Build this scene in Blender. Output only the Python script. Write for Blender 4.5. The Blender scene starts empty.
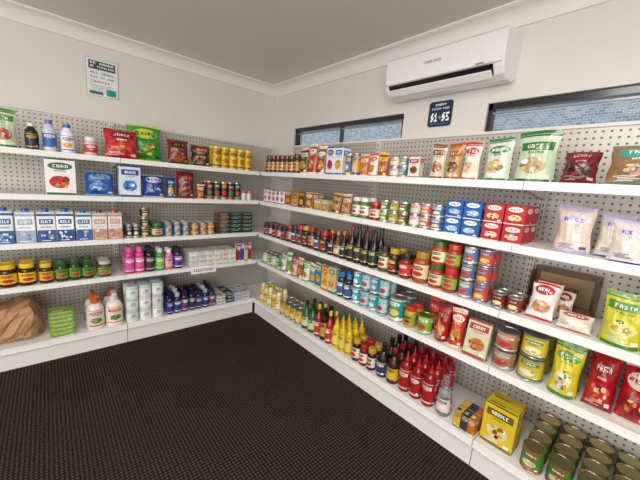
import bpy, math, random
from mathutils import Matrix, Vector
rng=random.Random(7)
SC=bpy.context.scene
def lin(h):
    h=h.lstrip('#'); o=[]
    if len(h)==3: h=''.join(c*2 for c in h)
    for i in (0,2,4):
        c=int(h[i:i+2],16)/255; o.append(c/12.92 if c<=.04045 else ((c+.055)/1.055)**2.4)
    return (o[0],o[1],o[2],1.0)
_lc={}
def L_(h):
    if h not in _lc:_lc[h]=lin(h)
    return _lc[h]
def jc(h,a=30):
    h=h.lstrip('#')
    if len(h)==3: h=''.join(c*2 for c in h)
    k=rng.uniform(-a,a)
    return '#'+''.join('%02x'%int(max(0,min(255,int(h[i:i+2],16)+k+rng.uniform(-a*.4,a*.4)))) for i in (0,2,4))
# ---------------------------------------------------------------- materials
def newmat(n):
    m=bpy.data.materials.new(n); m.use_nodes=True; nt=m.node_tree; b=nt.nodes['Principled BSDF']; return m,nt,b
def N(nt,t,**k):
    n=nt.nodes.new(t)
    for a,v in k.items(): setattr(n,a,v)
    return n
def attr_mat(n,rough,metal=0,bump=0,bscale=60,coat=0,trans=0,var=.06,voro=False):
    m,nt,b=newmat(n)
    a=N(nt,'ShaderNodeAttribute',attribute_name='Col')
    tc=N(nt,'ShaderNodeTexCoord'); no=N(nt,'ShaderNodeTexNoise'); no.inputs['Scale'].default_value=bscale; no.inputs['Detail'].default_value=3
    nt.links.new(tc.outputs['Object'],no.inputs['Vector']); fac=no.outputs['Fac']
    if voro:
        vo=N(nt,'ShaderNodeTexVoronoi'); vo.inputs['Scale'].default_value=180; nt.links.new(tc.outputs['Object'],vo.inputs['Vector']); fac=vo.outputs['Distance']
    mr=N(nt,'ShaderNodeMapRange'); mr.inputs[3].default_value=1-var; mr.inputs[4].default_value=1+var
    nt.links.new(fac,mr.inputs[0])
    vm=N(nt,'ShaderNodeVectorMath',operation='SCALE'); nt.links.new(a.outputs['Color'],vm.inputs[0]); nt.links.new(mr.outputs[0],vm.inputs['Scale'])
    nt.links.new(vm.outputs[0],b.inputs['Base Color'])
    b.inputs['Roughness'].default_value=rough; b.inputs['Metallic'].default_value=metal
    b.inputs['Coat Weight'].default_value=coat; b.inputs['Coat Roughness'].default_value=.12; b.inputs['Transmission Weight'].default_value=trans
    if bump:
        bp=N(nt,'ShaderNodeBump'); bp.inputs['Strength'].default_value=bump; bp.inputs['Distance'].default_value=.006
        nt.links.new(no.outputs['Fac'],bp.inputs['Height']); nt.links.new(bp.outputs[0],b.inputs['Normal'])
        if coat: nt.links.new(bp.outputs[0],b.inputs['Coat Normal'])
    return m
MATS={'print':attr_mat('printed_card',.42,var=.1),'plast':attr_mat('moulded_plastic',.25,coat=.3),'foil':attr_mat('film_wrap',.27,bump=.9,bscale=26,var=.2,coat=.4),
 'metal':attr_mat('tin_metal',.3,metal=.9),'glass':attr_mat('clear_plastic',.08,trans=.85),'paint':attr_mat('powder_coated_steel',.42,var=.015),
 'kraft':attr_mat('kraft_paper',.8,bump=1,bscale=14,var=.2),'rice':attr_mat('clear_film_over_rice',.5,bump=.9,bscale=18,coat=1,var=.16,voro=True)}
def wallmat(n,hexc,bump=.08,rough=.75):
    m,nt,b=newmat(n); tc=N(nt,'ShaderNodeTexCoord'); no=N(nt,'ShaderNodeTexNoise'); no.inputs['Scale'].default_value=90
    nt.links.new(tc.outputs['Object'],no.inputs['Vector']); cr=N(nt,'ShaderNodeValToRGB')
    c=L_(hexc); cr.color_ramp.elements[0].color=(c[0]*.96,c[1]*.96,c[2]*.96,1); cr.color_ramp.elements[1].color=c
    nt.links.new(no.outputs['Fac'],cr.inputs[0]); nt.links.new(cr.outputs[0],b.inputs['Base Color'])
    bp=N(nt,'ShaderNodeBump'); bp.inputs['Strength'].default_value=bump; bp.inputs['Distance'].default_value=.002
    nt.links.new(no.outputs['Fac'],bp.inputs['Height']); nt.links.new(bp.outputs[0],b.inputs['Normal']); b.inputs['Roughness'].default_value=rough
    return m
M_WALL=wallmat('wall_paint','#e2dfda'); M_CEIL=wallmat('ceiling_paint','#e4e0d8'); M_COR=wallmat('cornice_paint','#efece8')
def carpet():
    m,nt,b=newmat('carpet_tile'); tc=N(nt,'ShaderNodeTexCoord')
    vo=N(nt,'ShaderNodeTexVoronoi'); vo.inputs['Scale'].default_value=58; vo.inputs['Randomness'].default_value=.12
    nt.links.new(tc.outputs['Object'],vo.inputs['Vector'])
    cr=N(nt,'ShaderNodeValToRGB'); e=cr.color_ramp.elements; e[0].position=.12; e[0].color=L_('#584a43'); e[1].position=.5; e[1].color=L_('#191312')
    nt.links.new(vo.outputs['Distance'],cr.inputs[0])
    no=N(nt,'ShaderNodeTexNoise'); no.inputs['Scale'].default_value=6; nt.links.new(tc.outputs['Object'],no.inputs['Vector'])
    mx=N(nt,'ShaderNodeMix',data_type='RGBA',blend_type='MULTIPLY'); mx.inputs[0].default_value=.35
    nt.links.new(cr.outputs[0],mx.inputs[6]); nt.links.new(no.outputs['Fac'],mx.inputs[7]); nt.links.new(mx.outputs[2],b.inputs['Base Color'])
    b.inputs['Roughness'].default_value=.95; b.inputs['Specular IOR Level'].default_value=.15
    bp=N(nt,'ShaderNodeBump',invert=True); bp.inputs['Strength'].default_value=.6; bp.inputs['Distance'].default_value=.004
    nt.links.new(vo.outputs['Distance'],bp.inputs['Height']); nt.links.new(bp.outputs[0],b.inputs['Normal']); return m
def pegmat(axis):
    m,nt,b=newmat('pegboard_steel'); tc=N(nt,'ShaderNodeTexCoord'); sp=N(nt,'ShaderNodeSeparateXYZ'); nt.links.new(tc.outputs['Object'],sp.inputs[0])
    P=.03
    def cell(o):
        a=N(nt,'ShaderNodeMath',operation='MULTIPLY'); a.inputs[1].default_value=1/P; nt.links.new(o,a.inputs[0])
        f=N(nt,'ShaderNodeMath',operation='FRACT'); nt.links.new(a.outputs[0],f.inputs[0])
        s=N(nt,'ShaderNodeMath',operation='SUBTRACT'); s.inputs[1].default_value=.5; nt.links.new(f.outputs[0],s.inputs[0]); return s.outputs[0]
    cx=cell(sp.outputs[axis]); cz=cell(sp.outputs[2])
    cb=N(nt,'ShaderNodeCombineXYZ'); nt.links.new(cx,cb.inputs[0]); nt.links.new(cz,cb.inputs[1])
    ln=N(nt,'ShaderNodeVectorMath',operation='LENGTH'); nt.links.new(cb.outputs[0],ln.inputs[0])
    lt=N(nt,'ShaderNodeMapRange'); lt.inputs[1].default_value=.15; lt.inputs[2].default_value=.21
    nt.links.new(ln.outputs['Value'],lt.inputs[0])
    mx=N(nt,'ShaderNodeMix',data_type='RGBA'); nt.links.new(lt.outputs[0],mx.inputs[0]); mx.inputs[6].default_value=L_('#5c5853'); mx.inputs[7].default_value=L_('#c6c1ba')
    nt.links.new(mx.outputs[2],b.inputs['Base Color']); b.inputs['Roughness'].default_value=.4; b.inputs['Metallic'].default_value=.2
    return m
# ---------------------------------------------------------------- mesh builder
class MB:
    def __init__(s): s.v=[];s.f=[];s.c=[];s.m=[];s.s=[];s.M=Matrix.Identity(4);s.names=[];s.k=(1,1,1)
    def add(s,vs,fs,col,mat='print',smooth=False):
        o=len(s.v); M=s.M; k=s.k
        s.v.extend([(M@Vector(p))[:] for p in vs])
        if mat not in s.names:s.names.append(mat)
        mi=s.names.index(mat); c=L_(col); c=(c[0]*k[0],c[1]*k[1],c[2]*k[2],1)
        for f in fs:
            s.f.append([o+a for a in f]); s.c.append(c); s.m.append(mi); s.s.append(smooth)
    def obj(s,name,parent=None,extra=None):
        me=bpy.data.meshes.new(name); me.from_pydata(s.v,[],s.f)
        for n in s.names: me.materials.append((extra or {}).get(n) or MATS[n])
        at=me.color_attributes.new('Col','FLOAT_COLOR','CORNER'); buf=[]
        for p,c in zip(me.polygons,s.c): buf.extend(c*len(p.vertices))
        at.data.foreach_set('color',buf)
        me.polygons.foreach_set('material_index',s.m); me.polygons.foreach_set('use_smooth',s.s); me.update()
        o=bpy.data.objects.new(name,me); SC.collection.objects.link(o)
        if parent:o.parent=parent
        return o
def cube(mb,x0,y0,z0,x1,y1,z1,col,mat='print'):
    x0,x1=min(x0,x1),max(x0,x1); y0,y1=min(y0,y1),max(y0,y1); z0,z1=min(z0,z1),max(z0,z1)
    mb.add([(x0,y0,z0),(x1,y0,z0),(x1,y1,z0),(x0,y1,z0),(x0,y0,z1),(x1,y0,z1),(x1,y1,z1),(x0,y1,z1)],
     [(0,3,2,1),(4,5,6,7),(0,1,5,4),(1,2,6,5),(2,3,7,6),(3,0,4,7)],col,mat)
def loft(mb,loops,col,mat,smooth=False,cap=True):
    n=len(loops[0]); vs=[p for l in loops for p in l]; fs=[]
    for k in range(len(loops)-1):
        for i in range(n): j=(i+1)%n; fs.append((k*n+i,k*n+j,(k+1)*n+j,(k+1)*n+i))
    if cap: fs.append(tuple(range(n-1,-1,-1))); fs.append(tuple((len(loops)-1)*n+i for i in range(n)))
    mb.add(vs,fs,col,mat,smooth)
def rbox(mb,w,d,h,col,mat='print',c=.003,z=0,cx=0,cy=0):
    def lp(i,zz):
        a,b=w/2-i,d/2-i; k=c
        return [(cx-a+k,cy-b,zz),(cx+a-k,cy-b,zz),(cx+a,cy-b+k,zz),(cx+a,cy+b-k,zz),(cx+a-k,cy+b,zz),(cx-a+k,cy+b,zz),(cx-a,cy+b-k,zz),(cx-a,cy-b+k,zz)]
    loft(mb,[lp(c*.6,z),lp(0,z+c),lp(0,z+h-c),lp(c*.6,z+h)],col,mat)
def lathe(mb,prof,seg=18,sx=1,sy=1,mat='plast'):
    for a,b in zip(prof,prof[1:]):
        m=a[3] if len(a)>3 else mat
        if a[0]==0 or b[0]==0:
            r=b if a[0]==0 else a; top=b[0]==0
            vs=[(sx*r[0]*math.sin(2*math.pi*i/seg),-sy*r[0]*math.cos(2*math.pi*i/seg),r[1]) for i in range(seg)]+[(0,0,(b if top else a)[1])]
            fs=[((i,(i+1)%seg,seg) if top else ((i+1)%seg,i,seg)) for i in range(seg)]
            mb.add(vs,fs,a[2],m,True)
        else:
            vs=[]
            for r in (a,b):
                vs+=[(sx*r[0]*math.sin(2*math.pi*i/seg),-sy*r[0]*math.cos(2*math.pi*i/seg),r[1]) for i in range(seg)]
            mb.add(vs,[(i,(i+1)%seg,seg+(i+1)%seg,seg+i) for i in range(seg)],a[2],m,True)
FONT=dict(A='25755',B='65656',C='34443',D='65556',E='74647',F='74644',G='34553',H='55755',I='72227',J='11152',K='55655',L='44447',M='57755',N='65555',O='75557',P='65644',Q='25563',R='65655',S='34216',T='72222',U='55557',V='55552',W='55775',X='55255',Y='55222',Z='71247')
FONT.update({'1':'26227','5':'74617','$':'36736','&':'25256',' ':'00000','0':'75557'})
def text(t,u0,v0,u1,v1,col):
    out=[]; n=len(t); cw=(u1-u0)/(n*4-1); ch=(v1-v0)/5
    for k,c in enumerate(t):
        g=FONT.get(c,'00000')
        for r in range(5):
            bits=int(g[r]); x=0
            while x<3:
                if bits>>(2-x)&1:
                    e=x
                    while e+1<3 and bits>>(1-e)&1:e+=1
                    out.append(('r',u0+(k*4+x)*cw,v1-(r+1)*ch,u0+(k*4+e+1)*cw,v1-r*ch,col)); x=e+1
                else:x+=1
    return out
def paint(mb,surf,shapes,mat='print',nu=1,nv=1):
    # printed artwork as thin skins following the pack surface
    lay=0
    for i,sh in enumerate(shapes):
        if sh[0]=='L': lay+=1; continue
        off=.0007+lay*.0004
        if sh[0]=='r':
            _,u0,v0,u1,v1,c=sh; a=max(1,math.ceil(nu*(u1-u0))); b=max(1,math.ceil(nv*(v1-v0)))
            vs=[surf(u0+(u1-u0)*p/a,v0+(v1-v0)*q/b,off) for q in range(b+1) for p in range(a+1)]
            fs=[(q*(a+1)+p,q*(a+1)+p+1,(q+1)*(a+1)+p+1,(q+1)*(a+1)+p) for q in range(b) for p in range(a)]
        elif sh[0]=='s':
            _,cu,cv,ru,rv,c=sh; k=7; a0=rng.random()*6
            vs=[surf(cu,cv,off)]+[surf(cu+ru*math.cos(a0+2*math.pi*j/k),cv+rv*math.sin(a0+2*math.pi*j/k),off) for j in range(k)]
            fs=[(0,1+j,1+(j+1)%k) for j in range(k)]
        else:
            _,cu,cv,ru,rv,c=sh; k=14
            vs=[surf(cu,cv,off)]; fs=[]
            for ring in (.5,1):
                vs+=[surf(cu+ru*ring*math.cos(2*math.pi*j/k),cv+rv*ring*math.sin(2*math.pi*j/k),off) for j in range(k)]
            for j in range(k):
                jj=(j+1)%k; fs.append((0,1+j,1+jj)); fs.append((1+j,1+k+j,1+k+jj,1+jj))
        mb.add(vs,fs,c,mat,True)
WORDS=['FRESH','ORIGINAL','LITE','CLASSIC','TASTY','NATURAL','EXTRA','SELECT','HOME','GARDEN']
def art(t,band,tc,blobs=(),lines=None,style=0,fine=1):
    # pack artwork: brand band + name, sub-line, food picture built of many pieces, small print
    o=[]; r=rng; w2=r.choice(WORDS)
    yb=.7+r.uniform(-.03,.04)
    if style==0:
        if r.random()<.5: o.append(('r',.08,yb,.92,yb+.17,band))
        else: o.append(('e',.5,yb+.085,.42,.1,band))
        o.append(('r',0,0,1,.07,jc(band,20))); o.append(('r',.0,.965,1,1,jc(band,20))); o.append(('L',))
        o+=text(t,.24,yb+.045,.76,yb+.125,tc); o+=text(w2,.3,yb-.065,.7,yb-.025,band); cy=.36
    elif style==1:
        o.append(('e',.5,yb+.06,.38,.14,band)); o.append(('r',0,0,1,.05,band)); o.append(('L',)); o+=text(t,.26,yb+.02,.74,yb+.11,tc); o+=text(w2,.34,yb-.12,.66,yb-.08,tc); cy=.34
    else:
        o.append(('r',.0,.34,1,.56,band)); o.append(('L',)); o+=text(t,.2,.4,.8,.5,tc); cy=.76
    if blobs:
        b0=blobs[0]; rv=.17 if cy<.5 else .12
        o.append(('e',.5+r.uniform(-.06,.06),cy,.34,rv,b0)); o.append(('L',))
        for i in range(16 if fine else 6):
            a=r.random()*6.28; q=r.random()**.5; c=jc(r.choice(list(blobs)+[b0,band if r.random()<.3 else b0]),45)
            o.append(('s',.5+.3*q*math.cos(a),cy+rv*.9*q*math.sin(a),r.uniform(.05,.11),r.uniform(.025,.06),c))
            if i%5==4: o.append(('L',))
    lc=lines or jc(tc,20)
    for i in range(4 if fine else 2):
        x=r.uniform(.1,.3); y=.085+.032*i; o.append(('r',x,y,x+r.uniform(.25,.5),y+.012,lc))
    o.append(('r',.76,.09,.92,.16,'#e8e8e4' if r.random()<.5 else lc))
    return o
def can(mb,w,d,h,c='#2f7d3a',b='#c22a20',t='BEANS',tc='#ffffff',bl=('#e8d9a0',),st=0,lid='#c9c9c9'):
    r=w/2; G=lid
    lathe(mb,[(0,.001,G,'metal'),(r*.94,.001,G,'metal'),(r,.003,G,'metal'),(r,.007,G,'metal'),(r*.975,.009,b,'print'),(r*.975,h*.16,c,'print'),(r*.975,h*.93,b,'print'),(r*.975,h-.008,G,'metal'),(r,h-.006,G,'metal'),(r,h-.001,G,'metal'),(r*.93,h,G,'metal'),(r*.91,h-.003,G,'metal'),(r*.6,h-.003,G,'metal'),(r*.56,h-.002,G,'metal'),(0,h-.002,G,'metal')])
    for a0 in (0,2.09,-2.09):
        paint(mb,lambda u,v,o:((r*.975+o)*math.sin(a0+(u-.5)*1.9),-(r*.975+o)*math.cos(a0+(u-.5)*1.9),.01+v*(h-.02)),art(t,b,tc,bl,style=st,fine=0),nu=8)
def jar(mb,w,d,h,c='#6b2a17',lid='#c8221c',lab='#f2e6c8',t='JAM',tc='#7a1410',bl=('#c22a20',),mat='plast'):
    r=w/2; zl=h*.8
    lathe(mb,[(0,0,c),(r*.9,0,c),(r,.008,c),(r,h*.66,c),(r*.96,h*.72,c),(r*.8,h*.78,c),(r*.8,zl,lid),(r*.88,zl,lid),(r*.88,h-.004,lid),(r*.84,h,lid),(0,h,lid)],mat=mat)
    lathe(mb,[(r+.0008,h*.14,lab,'print'),(r+.0008,h*.6,lab,'print')])
    for a0 in (0,2.09,-2.09):
        paint(mb,lambda u,v,o:((r+.001+o)*math.sin(a0+(u-.5)*1.9),-(r+.001+o)*math.cos(a0+(u-.5)*1.9),h*.14+v*h*.46),art(t,tc,lab,bl,style=1,fine=0),nu=8)
def bottle(mb,w,d,h,c='#2a1510',cap='#d22',lab='#f0e2b0',t='SOY',tc='#9c1b12',neck=.3,shape='round',mat='plast',sy=1,bl=()):
    r=w/2
    if shape=='squeeze': prof=[(0,0,c),(r*.9,0,c),(r,.01,c),(r*.98,h*.35,c),(r,h*.6,c),(r*.86,h*.7,c),(r*.5,h*.76,cap),(r*.5,h*.82,cap),(r*.3,h*.85,cap),(r*.1,h-.002,cap),(0,h,cap)]
    elif shape=='tall': prof=[(0,0,c),(r*.92,0,c),(r,.01,c),(r,h*.5,c),(r*.9,h*.58,c),(r*.55,h*.68,c),(r*.38,h*.75,c),(r*.36,h*.86,cap),(r*.42,h*.86,cap),(r*.42,h-.003,cap),(r*.36,h,cap),(0,h,cap)]
    elif shape=='milk': prof=[(0,0,c),(r*.9,0,c),(r,.01,c),(r,h*.62,c),(r*.92,h*.7,c),(r*.6,h*.8,c),(r*.45,h*.86,cap),(r*.52,h*.86,cap),(r*.52,h-.003,cap),(0,h,cap)]
    elif shape=='pump': prof=[(0,0,c),(r*.92,0,c),(r,.012,c),(r,h*.55,c),(r*.8,h*.68,c),(r*.45,h*.74,cap),(r*.5,h*.74,cap),(r*.5,h*.84,cap),(r*.28,h*.86,cap),(r*.28,h*.95,cap),(0,h*.95,cap)]
    elif shape=='tube': prof=[(0,0,c),(r*.97,0,c),(r,.004,c),(r,h*.9,c),(r*1.04,h*.9,cap),(r*1.04,h-.004,cap),(r*.98,h,cap),(0,h,cap)]
    else: prof=[(0,0,c),(r*.92,0,c),(r,.01,c),(r,h*.68,c),(r*.9,h*.75,c),(r*.5,h*.8,cap),(r*.62,h*.8,cap),(r*.6,h-.003,cap),(r*.5,h,cap),(0,h,cap)]
    lathe(mb,prof,sy=sy,mat=mat)
    if shape=='pump': # trigger head with nozzle
        cube(mb,-r*.25,-r*1.0,h*.93,r*.25,r*.6,h,cap,'plast'); cube(mb,-r*.14,-r*.75,h*.8,r*.14,-r*.55,h*.94,cap,'plast')
    z0,z1=(.1,.58) if shape!='tall' else (.1,.46)
    if shape=='tube': z1=.85
    lathe(mb,[(r+.001,h*z0,lab,'print'),(r+.001,h*z1,lab,'print')],sy=sy)
    for a0 in (0,2.09,-2.09):
        paint(mb,lambda u,v,o:((r+.0015+o)*math.sin(a0+(u-.5)*1.9),-sy*(r+.0015+o)*math.cos(a0+(u-.5)*1.9),h*z0+v*h*(z1-z0)),art(t,tc,lab,bl,style=0,fine=0),nu=8)
def box(mb,w,d,h,c='#1f5fae',b='#ffffff',t='TEA',tc='#103a80',bl=('#d9a441',),st=0,side=None,mat='print'):
    rbox(mb,w,d,h,c,mat)
    paint(mb,lambda u,v,o:((u-.5)*w*.96,-d/2-o,v*h),art(t,b,tc,bl,style=st))
    sa=art(t,b,tc,(),style=st)
    paint(mb,lambda u,v,o:(w/2+o,(u-.5)*d*.94,v*h),sa); paint(mb,lambda u,v,o:(-w/2-o,(.5-u)*d*.94,v*h),sa)
    paint(mb,lambda u,v,o:((u-.5)*w*.94,(v-.5)*d*.94,h+o),[('r',.0,.47,1,.5,b),('r',.1,.12,.6,.3,b)])
def carton(mb,w,d,h,c='#f4f6f8',b='#1e56b0',t='MILK',tc='#ffffff',cap='#1e56b0',bl=('#9ec7ea',)):
    hb=h*.9
    rbox(mb,w,d,hb*.98,c)
    loft(mb,[[(-w/2,-d/2,hb*.975),(w/2,-d/2,hb*.975),(w/2,d/2,hb*.975),(-w/2,d/2,hb*.975)],[(-w/2,-d*.3,hb*1.0),(w/2,-d*.3,hb*1.0),(w/2,d/2,hb*1.04),(-w/2,d/2,hb*1.04)]],c,'print')
    k=mb.M.copy(); mb.M=k@Matrix.Translation((0,0,hb*1.0)); lathe(mb,[(w*.2,0,cap),(w*.2,h*.085,cap),(w*.17,h*.1,cap),(0,h*.1,cap)],seg=14); mb.M=k
    sm=[]
    for i in range(12): sm.append(('s',rng.uniform(.2,.8),rng.uniform(.12,.38),rng.uniform(.06,.12),rng.uniform(.03,.06),jc(rng.choice([bl[0],'#f0f0f0',b]),25)))
    paint(mb,lambda u,v,o:((u-.5)*w*.98,-d/2-o,v*hb*.97),[('r',0,.0,1,.42,b),('r',0,.9,1,.98,b),('r',.12,.62,.88,.8,b),('L',)]+text(t,.22,.66,.78,.76,'#ffffff')+text(rng.choice(WORDS),.2,.5,.8,.55,b)+sm+[('r',.2,.05,.7,.07,'#ffffff')])
    for sg in (1,-1): paint(mb,lambda u,v,o:(sg*(w/2+o),sg*(u-.5)*d*.96,v*hb*.97),[('r',0,.0,1,.3,b),('r',0,.9,1,.98,b),('r',.15,.4,.8,.42,b),('r',.15,.5,.8,.52,b),('r',.15,.6,.6,.62,b)])
def shell(mb,X,half,Zf,c,mat,n):
    for sg in (1,-1):
        vs=[(X(p/n,q/n),-sg*(half(p/n,q/n)+.0008),Zf(p/n,q/n)) for q in range(n+1) for p in range(n+1)]
        fs=[(q*(n+1)+p,q*(n+1)+p+1,(q+1)*(n+1)+p+1,(q+1)*(n+1)+p) for q in range(n) for p in range(n)]
        if sg<0: fs=[f[::-1] for f in fs]
        mb.add(vs,fs,c,mat,True)
def bag(mb,w,d,h,c='#c81e1e',b='#f5c518',t='CHIPS',tc='#ffffff',bl=('#e9b04a','#f5d37a'),st=1,seed=0,mat='foil',seal=None):
    def half(u,v):
        a=abs(2*u-1); bb=abs(2*v-1)
        g=max(0,1-a**2.2)**.75*max(0,1-bb**2.8)**.85
        wr=.10*math.sin(u*34+seed)*(bb**2.2)+.08*math.sin(9*u+11*v+seed)*g+.05*math.sin(23*v-13*u+2*seed)*a
        return d/2*max(0,g+wr*(1-a**5)*(1-bb**10))
    def X(u,v): return (u-.5)*w*(1-.09*math.sin(math.pi*v)+.02*math.sin(5*v*math.pi+seed))
    def Zf(u,v): return v*h*(1-.03*(2*u-1)**2*math.sin(seed+1)**2 if v>.5 else 1)
    def surf(u,v,o): return (X(u,v),-half(u,v)-o-.001,Zf(u,v))
    shell(mb,X,half,Zf,c,mat,20)
    sc=seal or b
    paint(mb,surf,[('r',.01,.0,.99,.045,sc),('r',.01,.955,.99,1,sc),('s',.2,.3,.18,.12,jc(c,30)),('s',.8,.6,.2,.15,jc(c,30))],mat,nu=16,nv=12)
    paint(mb,lambda u,v,o:surf(u,v,o+.001),art(t,b,tc,bl,style=st),mat,nu=10,nv=10)
def pouch(mb,w,d,h,c='#7a4a22',b='#e9d9b0',t='NUTS',tc='#3b1d0c',bl=('#c98c3d','#8a5a2a'),st=0,mat='foil',full=1.8,seed=0,am=None):
    sk=.03*math.sin(seed*3.1)
    def half(u,v):
        a=abs(2*u-1); T=d/2*max(0,(1-v**full))
        return max(0,T*max(0,1-a**2.2)**.7*(1+.12*math.sin(7*u+9*v+seed))+d*.03*math.sin(31*u+5*v+seed)*(1-a**4)*math.sin(math.pi*v)+d*.025*math.sin(19*v+9*u-seed)*(1-a**4)*math.sin(math.pi*v))
    def X(u,v): return (u-.5)*w*(1-.10*math.sin(math.pi*min(1,v*1.05))+.02*math.sin(9*v+seed))+sk*w*v
    def Zf(u,v): return v*h*(1+.02*math.sin(4*u+seed)*v)
    surf=lambda u,v,o:(X(u,v),-half(u,v)-o-.001,Zf(u,v))
    n=18; shell(mb,X,half,Zf,c,mat,n)
    vs=[(X(p/n,0),-half(p/n,0),0) for p in range(n+1)]+[(X(p/n,0),half(p/n,0),0) for p in range(n+1)]
    mb.add(vs,[(p,n+1+p,n+2+p,p+1) for p in range(n)],c,mat)
    am=am or mat
    paint(mb,surf,[('r',.0,.93,1,.995,b)],am,nu=12,nv=8); paint(mb,lambda u,v,o:surf(u,v*.92,o+.001),art(t,b,tc,bl,style=st),am,nu=10,nv=10)
def roll(mb,w,d,h,c='#f2f2f0',b='#cfd6dc',t='SOFT',tc='#5a6570'):
    r=w/2
    lathe(mb,[(0,0,c),(r*.9,0,c),(r,h*.08,c),(r,h*.7,c),(r*.97,h*.72,b),(r*1.0,h*.74,b),(r,h*.96,b),(r*.94,h,b),(0,h,b)],mat='plast')
    for a0 in (0,2.09,-2.09): paint(mb,lambda u,v,o:((r+o)*math.sin(a0+(u-.5)*1.9),-(r+o)*math.cos(a0+(u-.5)*1.9),h*.1+v*h*.55),text(t,.25,.45,.75,.7,tc)+[('r',.2,.15,.8,.25,b),('s',.5,.85,.2,.1,'#7aa0b8')],nu=8)
def ricebag(mb,w,d,h,seed=0):
    pouch(mb,w,d,h,c='#e4dccb',b='#c9c6e6',t='RICE',tc='#3a3f8c',bl=(),full=4,mat='rice',seed=seed,am='rice')
# ---------------------------------------------------------------- placing stock on shelves
Z={1:1.460,2:1.176,3:.853,4:.561,5:.158}; D0=.405; DB=.436
def base_M(side,sh,s,dep):
    z=Z[sh]+.001
    if side=='L': return Matrix.Translation((-s,-dep,z))
    return Matrix.Translation((-dep,-s,z))@Matrix.Rotation(-math.pi/2,4,'Z')
def put(name,side,sh,s0,s1,fn,h,n=1,deep=1,stack=1,d=None,inset=.02,lean=0,sep=False,specs=({},),jit=2,fill=.95,gap=1.03,hj=0,z=0):
    D=DB if sh==5 else D0; lo,hi=min(s0,s1),max(s0,s1); sw=(hi-lo)/n; w=sw*fill
    round_=fn in (can,jar,bottle,roll); dd=d or (w if round_ else .06)
    mb=MB(); idx=0; lift=0 if fn is bag else math.sin(math.radians(lean))*dd/2
    for i in range(n):
        s=(hi-(i+.5)*sw) if side=='L' else (lo+(i+.5)*sw)   # left-to-right as seen from the aisle
        for k in range(deep):
            for q in range(stack):
                kw=dict(specs[(i if len(specs)>1 else 0)%len(specs)])
                if fn in (bag,pouch,ricebag): kw['seed']=idx*1.7+s*9
                kk=rng.uniform(.86,1.06); mb.k=tuple(kk*rng.uniform(.92,1.06) for _ in range(3))
                dep=D-inset-dd/2-k*dd*gap
                hh=h*(1+rng.uniform(-hj,hj))
                mb.M=base_M(side,sh,s,dep)@Matrix.Translation((0,0,z+q*(h+.001)+lift))@Matrix.Rotation(math.radians(rng.uniform(-jit,jit)),4,'Z')@Matrix.Rotation(math.radians(-lean),4,'X')
                fn(mb,w,dd,hh,**kw); idx+=1
        if sep: mb.obj(name); mb=MB()
    if not sep: mb.obj(name)
# =============================== ROOM
def simple(name,boxes,mat):
    mb=MB()
    for b in boxes: cube(mb,*b,'#ffffff','print')
    return mb.obj(name,extra={'print':mat})
XL,YR,H=-4.4,-5.4,2.40
simple('floor',[(XL-.1,YR-.1,-.1,.12,.12,0)],carpet())
simple('ceiling',[(XL-.1,YR-.1,H,.12,.12,H+.1)],M_CEIL)
simple('wall_left',[(XL-.1,0,0,.12,.12,H)],M_WALL)
W1=(.385,1.735,1.69,1.94); W2=(2.315,3.68,1.69,1.928)
simple('wall_right',[(0,0,0,.12,YR,1.69),(0,0,1.94,.12,-2.1,H),(0,-2.1,1.928,.12,YR,H),(0,0,1.69,.12,-W1[0],1.94),(0,-W1[1],1.69,.12,-2.1,1.94),(0,-2.1,1.69,.12,-W2[0],1.928),(0,-W2[1],1.69,.12,YR,1.928)],M_WALL)
simple('wall_rear',[(XL,YR-.1,0,0,YR,H)],M_WALL)
simple('wall_entry',[(XL-.1,YR,0,XL,0,H)],M_WALL)
def cornice(name,ax):
    mb=MB(); pr=[(0,-.095),(.012,-.095),(.014,-.085)]+[(.014+.068*(1-math.cos(t*math.pi/2/6)),-.085+.071*math.sin(t*math.pi/2/6)) for t in range(1,7)]+[(.086,-.010),(.095,-.010),(.095,0),(0,0)]
    loops=[]
    for e in ((0,-YR) if ax=='R' else (0,-XL)):
        loops.append([((-p,-e,H+z) if ax=='R' else (-e,-p,H+z)) for p,z in pr])
    loft(mb,loops,'#ffffff','print'); mb.obj(name,extra={'print':M_COR})
cornice('trim_cornice_left','L'); cornice('trim_cornice_right','R')
GL,nt,b=newmat('window_glass'); nt.nodes.remove(b); o=[n for n in nt.nodes if n.type=='OUTPUT_MATERIAL'][0]
tr=N(nt,'ShaderNodeBsdfTransparent'); gl=N(nt,'ShaderNodeBsdfGlossy'); gl.inputs['Roughness'].default_value=.02; lw=N(nt,'ShaderNodeLayerWeight'); lw.inputs[0].default_value=.12; mx=N(nt,'ShaderNodeMixShader')
nt.links.new(lw.outputs['Fresnel'],mx.inputs[0]); nt.links.new(tr.outputs[0],mx.inputs[1]); nt.links.new(gl.outputs[0],mx.inputs[2]); nt.links.new(mx.outputs[0],o.inputs[0])
def window(name,W):
    e=bpy.data.objects.new(name,None); SC.collection.objects.link(e)
    s0,s1,z0,z1=W; mb=MB(); F='#23262b'; t=.024
    for a in ((s0,s1,z0,z0+t),(s0,s1,z1-t*1.5,z1),(s0,s0+t,z0,z1),(s1-t,s1,z0,z1)): cube(mb,.02,-a[0],a[2],.07,-a[1],a[3],F,'plast')
    sm=(s0+s1)/2; cube(mb,.03,-(sm-.012),z0+.01,.06,-(sm+.012),z1-.02,'#4a5056','plast')
    cube(mb,.03,-(s0+t),z1-.058,.042,-(s1-t),z1-.048,'#8a9096','plast')
    mb.obj('frame',e)
    g=MB(); g.add([(.05,-(s0+t*.5),z0+.01),(.05,-(s1-t*.5),z0+.01),(.05,-(s1-t*.5),z1-.01),(.05,-(s0+t*.5),z1-.01)],[(0,1,2,3)],'#eef4f6','print')
    g.obj('pane',e,extra={'print':GL})
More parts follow.
